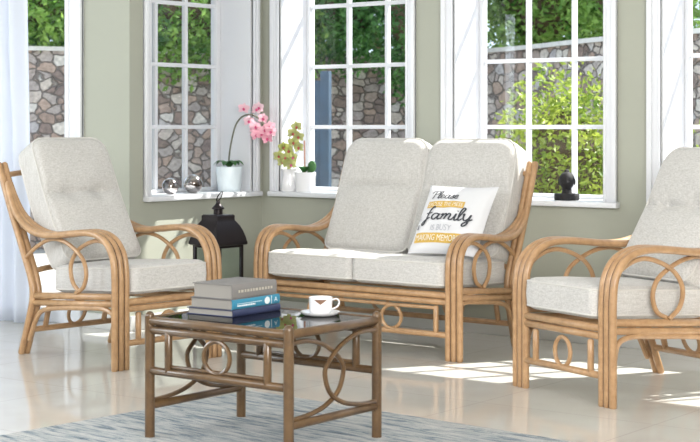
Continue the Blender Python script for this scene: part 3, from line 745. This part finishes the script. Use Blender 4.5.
def orchid_flower(parent, c, nrm, size, m1, m2, rnd):
    bm = bmesh.new(); ro = rnd.uniform(-.3, .3)
    for a, L, w_ in ((0, 1, .34), (2.2, 1, .34), (-2.2, 1, .34), (1.15, 1.05, .52), (-1.15, 1.05, .52)): petal(bm, c, nrm, (0, 0, 1), a+ro, size*L, size*w_)
    n_ = Vector(nrm).normalized(); ball(bm, Vector(c)+n_*size*.18+Vector((0, 0, -size*.12)), size*.24, 1, (1, 1, 1.2), 1)
    link('flower', bm, [m1, m2], parent)
# pink orchid in white pot, window 1 sill
OX, OY = XB-.08, 7.085
r = on_sill('potted_orchid', 'pink moth orchid in a pale white pot on the sill beside the silver balls', 'potted plant', OX, OY)
bm = bmesh.new(); pot(bm, .070, .082, .152); link('pot', bm, 'pot', r)
bm = bmesh.new(); lathe(bm, [(0, .147), (.073, .140)], 20); link('soil', bm, 'soil', r)
rnd = random.Random(5)
for ang, L, w_ in ((.4, .095, .030), (1.5, .085, .028), (-1.2, .095, .030), (2.6, .09, .028), (-2.2, .10, .030), (3.6, .085, .028), (-.4, .09, .028)):
    bm = bmesh.new(); leaf_blade(bm, (0, 0, .145), ang, L, w_, .060, .045); link('leaf', bm, 'leaf', r)
# spike in the wall-parallel plane, arching toward the corner; +x local is world X
SP = [(0, -.01, .13), (.004, .0, .24), (.012, .015, .33), (.03, .03, .41), (.075, .035, .457), (.13, .04, .470), (.19, .04, .455), (.245, .04, .41), (.29, .04, .36)]
bm = bmesh.new(); tube(bm, SP, .0052, seg=7); link('flower_spike', bm, 'stem', r)
for px, z in ((.068, .505), (.168, .500), (.185, .512), (.228, .445), (.108, .430), (.180, .395), (.150, .385), (.212, .352), (.252, .325), (.300, .368), (.285, .395), (.175, .345), (.235, .375)):
    orchid_flower(r, (px+.03, .02+rnd.uniform(-.015, .015), z), (.45+rnd.uniform(-.3, .3), -.85+rnd.uniform(-.3, .3), rnd.uniform(-.2, .3)), .036, 'pink', 'pinkc', rnd)
# cymbidium in white jug, window 2 sill
JX, JY = -6.075, 7.310
r = on_sill('flower_jug', 'white jug of lime green orchids with red throats in the window corner', 'potted plant', JX, JY)
bm = bmesh.new(); lathe(bm, [(0, 0), (.050, 0), (.054, .006), (.050, .05), (.043, .10), (.044, .125), (.052, .138), (.050, .139), (.041, .124), (.040, .1), (0, .03)], 36); link('jug_body', bm, 'porcelain', r)
bm = bmesh.new(); tube(bm, [(0, .043, .12), (0, .075, .115), (0, .082, .075), (0, .05, .04)], .005, seg=8); link('handle', bm, 'porcelain', r)
rnd = random.Random(9)
for k, (dx, dy) in enumerate(((.02, 0), (-.01, .01), (.05, -.01))):
    bm = bmesh.new(); tube(bm, [(0, 0, .05), (dx*.4, dy, .18), (dx*1.3, dy, .30), (dx*1.5+.01, dy, .38-.04*k)], .003, seg=6); link('stem', bm, 'stem', r)
for c in ((.065, -.01, .395), (.085, -.02, .335), (.055, -.03, .30), (-.02, -.03, .27), (-.06, -.03, .215), (.03, -.04, .25), (.0, -.04, .205), (-.03, -.03, .18), (.055, -.03, .21), (.045, -.04, .165), (.09, -.02, .27), (.06, -.04, .355), (.02, -.04, .175)):
    orchid_flower(r, c, (.35+rnd.uniform(-.4, .4), -.9, rnd.uniform(-.2, .3)), .036, 'lime', 'pinkc' if c[2] in (.165, .21) else 'limec', rnd)
# ribbed pot with pad plant
r = on_sill('potted_cactus', 'ribbed white pot with a round dark green pad plant and pink stake on the sill', 'potted plant', -5.955, 7.315)
bm = bmesh.new(); lathe(bm, [(0, 0), (.056, 0), (.058, .004)]+[(.058+.008*i/12+(.0016 if i % 2 else -.0008), .004+.112*i/12) for i in range(1, 13)]+[(.066, .12), (.060, .118), (.058, .10), (0, .10)], 40); link('pot', bm, 'porcelain', r)
bm = bmesh.new(); lathe(bm, [(0, .108), (.058, .102)], 20); link('soil', bm, 'soil', r)
bm = bmesh.new(); ball(bm, (.052, 0, .155), .032, 3, (1, .35, 1.1)); ball(bm, (.028, .01, .128), .022, 2, (1, .4, 1.4)); link('pad', bm, 'leaf', r)
for k in range(9):
    bm = bmesh.new(); leaf_blade(bm, (-.01, 0, .108), k*.75, .060, .014, .045, .0, 5); link('leaf', bm, 'leaf', r)
bm = bmesh.new(); tube(bm, [(-.004, 0, .09), (-.006, 0, .24), (-.008, 0, .31)], .0055, seg=6); link('stake', bm, 'stick', r)
# carved head
r = on_sill('carved_head', 'black carved head ornament on a disc base on the right window sill', 'ornament', -4.165, 7.350, math.radians(30))
bm = bmesh.new(); lathe(bm, [(0, 0), (.066, 0), (.068, .003), (.068, .031), (.065, .035), (0, .035)], 36); link('base', bm, 'black_stone', r)
bm = bmesh.new(); t = bmesh.new(); bmesh.ops.create_uvsphere(t, u_segments=32, v_segments=24, radius=1)
for v in t.verts:
    x, y, z = v.co; s = 1-.22*max(0, -z)**1.3; v.co = Vector((x*.043*s, y*.047*s, z*.052+.103))
    if y < 0:   # face: nose, brow, chin, sockets
        v.co.y -= .012*math.exp(-((x/.16)**2+((z+.12)/.20)**2)) + .006*math.exp(-((x/.35)**2+((z+.72)/.16)**2)) + .004*math.exp(-((x/.25)**2+((z+.42)/.09)**2))
        v.co.y += .006*math.exp(-(((abs(x)-.38)/.16)**2+((z-.05)/.12)**2))
merge(bm, t); lathe(bm, [(.030, .034), (.025, .050), (.026, .070)], 20); ball(bm, (0, .006, .155), .015, 2, (1, 1, .8))
for s in (-1, 1): ball(bm, (s*.043, .004, .098), .010, 2, (.45, .7, 1.8))
link('head', bm, 'black_stone', r)

# ------------------------------------------------------------------ outside
bm = bmesh.new(); box(bm, -40, 20, 7.62, 45, -.25, -.15); box(bm, -40, -9.32, -10, 7.62, -.25, -.15); box(bm, -9.32, XB-T-.02, YE+T+.02, 7.62, -.25, -.15)
o = link('ground', bm, 'grass', smooth=False); o['kind'] = 'structure'
PL_ = smoothpath([(-13.9, 9.0, 0), (-12.6, 11.1, 0), (-11.75, 12.9, 0), (-10.9, 14.2, 0), (-9.16, 14.35, 0), (-7.05, 13.15, 0), (-5.96, 12.6, 0), (-3.5, 11.6, 0), (0, 10.6, 0)], 6)
def ribbon(bm, pts, t0, t1, z0, z1):
    R = []
    for i, p in enumerate(pts):
        q = pts[min(i+1, len(pts)-1)]-pts[max(i-1, 0)]; nn = Vector((-q.y, q.x, 0)).normalized()
        R.append([bm.verts.new(p+nn*t0+Vector((0, 0, z0))), bm.verts.new(p+nn*t1+Vector((0, 0, z0))), bm.verts.new(p+nn*t1+Vector((0, 0, z1))), bm.verts.new(p+nn*t0+Vector((0, 0, z1)))])
    for a, b_ in zip(R, R[1:]):
        for k in range(4): bm.faces.new((a[k], a[(k+1) % 4], b_[(k+1) % 4], b_[k]))
    bm.faces.new(R[0]); bm.faces.new(R[-1])
r = thing('garden_wall', 'rubble stone garden wall with pale coping seen through the windows', 'wall', (0, 0, 0))
bm = bmesh.new(); ribbon(bm, PL_, -.02, .33, -.16, 1.96); link('stonework', bm, 'stone', r, smooth=False)
bm = bmesh.new(); ribbon(bm, PL_, -.06, .37, 1.96, 2.005); link('coping', bm, 'coping', r, smooth=False)

def bush(name, label, c, rad, n, lsize, mat, seed, back=(0, 0), core=.60, group=None):
    rnd = random.Random(seed); r = thing(name, label, 'shrub' if rad[2] < 1.2 else 'tree', (c[0]+back[0], c[1]+back[1], -.15), 0, group); cz = c[2]+.15; off = Vector((-back[0], -back[1], 0))
    bm = bmesh.new()
    lumps = [(Vector((rnd.uniform(-.6, .6)*rad[0], rnd.uniform(-.6, .6)*rad[1], cz+rnd.uniform(-.6, .6)*rad[2])), rnd.uniform(.35, .6)) for _ in range(12)]
    for _ in range(n):
        if rnd.random() < .55:
            lc, ls = rnd.choice(lumps); d = Vector((rnd.gauss(0, 1), rnd.gauss(0, 1), rnd.gauss(0, 1))).normalized(); p = lc+Vector((d.x*rad[0], d.y*rad[1], d.z*rad[2]))*ls*rnd.uniform(.7, 1.1)
        else:
            d = Vector((rnd.gauss(0, 1), rnd.gauss(0, 1), rnd.gauss(0, 1))).normalized(); q = rnd.uniform(.55, 1.05); p = Vector((d.x*rad[0]*q, d.y*rad[1]*q, cz+d.z*rad[2]*q))
        if p.z < .05: continue
        p = p+off
        s = lsize*rnd.uniform(.6, 1.3); t = Vector((rnd.gauss(0, 1), rnd.gauss(0, 1), rnd.gauss(-.2, .8))).normalized(); u = t.cross(Vector((rnd.gauss(0, 1), rnd.gauss(0, 1), rnd.gauss(0, 1)))).normalized(); nn = t.cross(u)
        v = [bm.verts.new(p), bm.verts.new(p+t*s*.5+u*s*.24+nn*s*.06), bm.verts.new(p+t*s), bm.verts.new(p+t*s*.5-u*s*.24+nn*s*.06)]
        bm.faces.new((v[0], v[1], v[2])); bm.faces.new((v[0], v[2], v[3]))
    me = bpy.data.meshes.new('foliage'); bm.to_mesh(me); bm.free(); me.materials.append(M[mat]); o = bpy.data.objects.new('foliage', me); COL.objects.link(o); o.parent = r
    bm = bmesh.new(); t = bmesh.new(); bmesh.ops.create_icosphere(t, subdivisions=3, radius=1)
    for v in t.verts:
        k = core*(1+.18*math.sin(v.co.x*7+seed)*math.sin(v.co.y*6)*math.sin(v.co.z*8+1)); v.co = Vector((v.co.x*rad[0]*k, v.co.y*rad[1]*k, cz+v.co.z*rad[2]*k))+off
    merge(bm, t); link('shade_core', bm, 'bark', r)  # solid dark core added so gaps among the leaves read as shade
    bm = bmesh.new(); tube(bm, [(0, 0, 0), (.05, .02, cz*.8), (off.x, off.y, cz*1.05)], [.05+.03*rad[2], .03], seg=8); link('trunk', bm, 'bark', r)
    return r
# trees behind the wall, left to right
HB = 'trees behind the garden wall'
def leftlab(i): return ['broad green tree behind the garden wall, seen past the curtain', 'green tree above the wall, seen left in the orchid window', 'green tree above the wall, seen right in the orchid window', 'dark evergreen tree above the wall at the left of the middle window', 'dark evergreen tree hanging low over the wall in the middle window', 'green tree above the coping at the left of the shrub window', 'green tree above the coping at the right of the shrub window', 'pale green tree above the wall at the far right window', 'dark tree standing furthest back between the two trees above the coping'][i]
spec = [((-12.9, 11.5, 2.75), (.75, 1.0, .95), 'leaf_hedge', (-1.0, .6)), ((-11.95, 12.55, 2.65), (.62, .75, 1.0), 'leaf_hedge', (-1.0, .5)), ((-11.3, 13.5, 2.65), (.62, .62, 1.05), 'leaf_hedge', (-1.0, .6)), ((-10.75, 13.9, 2.75), (.70, .55, 1.0), 'leaf_dark', (-.4, 1.1)), ((-9.75, 14.0, 2.55), (.68, .60, 1.15), 'leaf_dark', (0, 1.0)), ((-8.85, 15.0, 2.75), (.85, .75, 1.1), 'leaf_hedge', (0, 0)), ((-7.35, 14.3, 2.8), (.85, .75, 1.1), 'leaf_hedge', (0, 0)), ((-5.75, 13.7, 2.85), (.85, .75, 1.1), 'leaf_hedge', (0, 0)), ((-8.1, 15.2, 3.2), (.9, .5, 1.2), 'leaf_dark', (0, 0))]
for i, (c, rad, mt, bk) in enumerate(spec): bush('garden_tree', leftlab(i), c, rad, 9500, .095 if mt != 'leaf_dark' else .085, mt, 20+i, bk, group=HB)
bush('garden_shrub', 'large sunlit yellow-green shrub in front of the stone wall', (-5.80, 10.15, .72), (.56, .5, .92), 11000, .055, 'leaf_yellow', 41)
bush('garden_shrub', 'low green shrub at the foot of the wall seen in the far right window', (-4.35, 9.6, .45), (.5, .45, .72), 5000, .055, 'leaf_yellow', 42)
bush('garden_shrub', 'small green shrub seen at the right of the middle window', (-7.15, 10.75, .45), (.30, .4, .72), 3500, .055, 'leaf_yellow', 43)
# blue gate
r = thing('garden_gate', 'blue painted wooden gate in the garden seen at the left of the middle window', 'gate', (-8.50, 10.36, -.15), math.radians(20))
for k in range(5): bm = bmesh.new(); box(bm, -.40+.12*k, -.285+.12*k, -.015, .015, .05, 1.68+.02*math.sin(k*2), .004); link('board', bm, 'bluewood', r)
bm = bmesh.new(); box(bm, .20, .28, -.04, .04, 0, 1.78, .006); box(bm, -.50, -.42, -.04, .04, 0, 1.78, .006); link('post', bm, 'bluewood', r)
bm = bmesh.new(); box(bm, -.42, .2, .015, .045, .3, .4); box(bm, -.42, .2, .015, .045, 1.3, 1.4); link('ledge', bm, 'bluewood', r)

# ------------------------------------------------------------------ light
w = bpy.data.worlds.new('World'); sc.world = w; w.use_nodes = True
bg = w.node_tree.nodes['Background']; bg.inputs[0].default_value = (.72, .84, 1.0, 1); bg.inputs[1].default_value = 1.5
def sun(dirv, e, ang):
    L = bpy.data.lights.new('sun', 'SUN'); L.energy = e; L.angle = ang; L.color = (1, .95, .86); o = bpy.data.objects.new('sun', L); COL.objects.link(o)
    o.rotation_euler = Vector(dirv).to_track_quat('-Z', 'Y').to_euler(); return o
sun((-.50, -.86, -1.18), 11.0, math.radians(.8))
def area(loc, target, size, e, col):
    L = bpy.data.lights.new('fill_light', 'AREA'); L.shape = 'RECTANGLE'; L.size, L.size_y = size; L.energy = e; L.color = col  # unseen fill lamps, added to brighten the room
    o = bpy.data.objects.new('fill_light', L); COL.objects.link(o); o.location = loc; o.rotation_euler = (Vector(target)-Vector(loc)).to_track_quat('-Z', 'Y').to_euler(); return o
area((.8, 1.2, 2.1), (-4.5, 6.2, .5), (3.0, 1.6), 330, (1, .98, .95))
area((-8.6, 2.6, 1.5), (-6.0, 6.0, .9), (1.6, 1.5), 75, (.86, .93, 1))
area((-5.2, .6, 2.2), (-4.9, 6.4, .5), (3.0, 1.2), 90, (.93, .97, 1))

# ------------------------------------------------------------------ camera
cam = bpy.data.cameras.new('camera'); co = bpy.data.objects.new('camera', cam); COL.objects.link(co); sc.camera = co
co.location = (0, 0, 1.15); co.rotation_euler = (PI/2, 0, math.radians(37.5))
cam.sensor_width = 36; cam.lens = 36*1550/700; cam.shift_y = -(221-127)/700; cam.clip_end = 200
cam.dof.use_dof = True; cam.dof.focus_distance = 6.9; cam.dof.aperture_fstop = 7.1
sc.view_settings.view_transform = 'Standard'; sc.view_settings.look = 'None'; sc.view_settings.gamma = 1; sc.view_settings.use_curve_mapping = False
sc.view_settings.exposure = .28
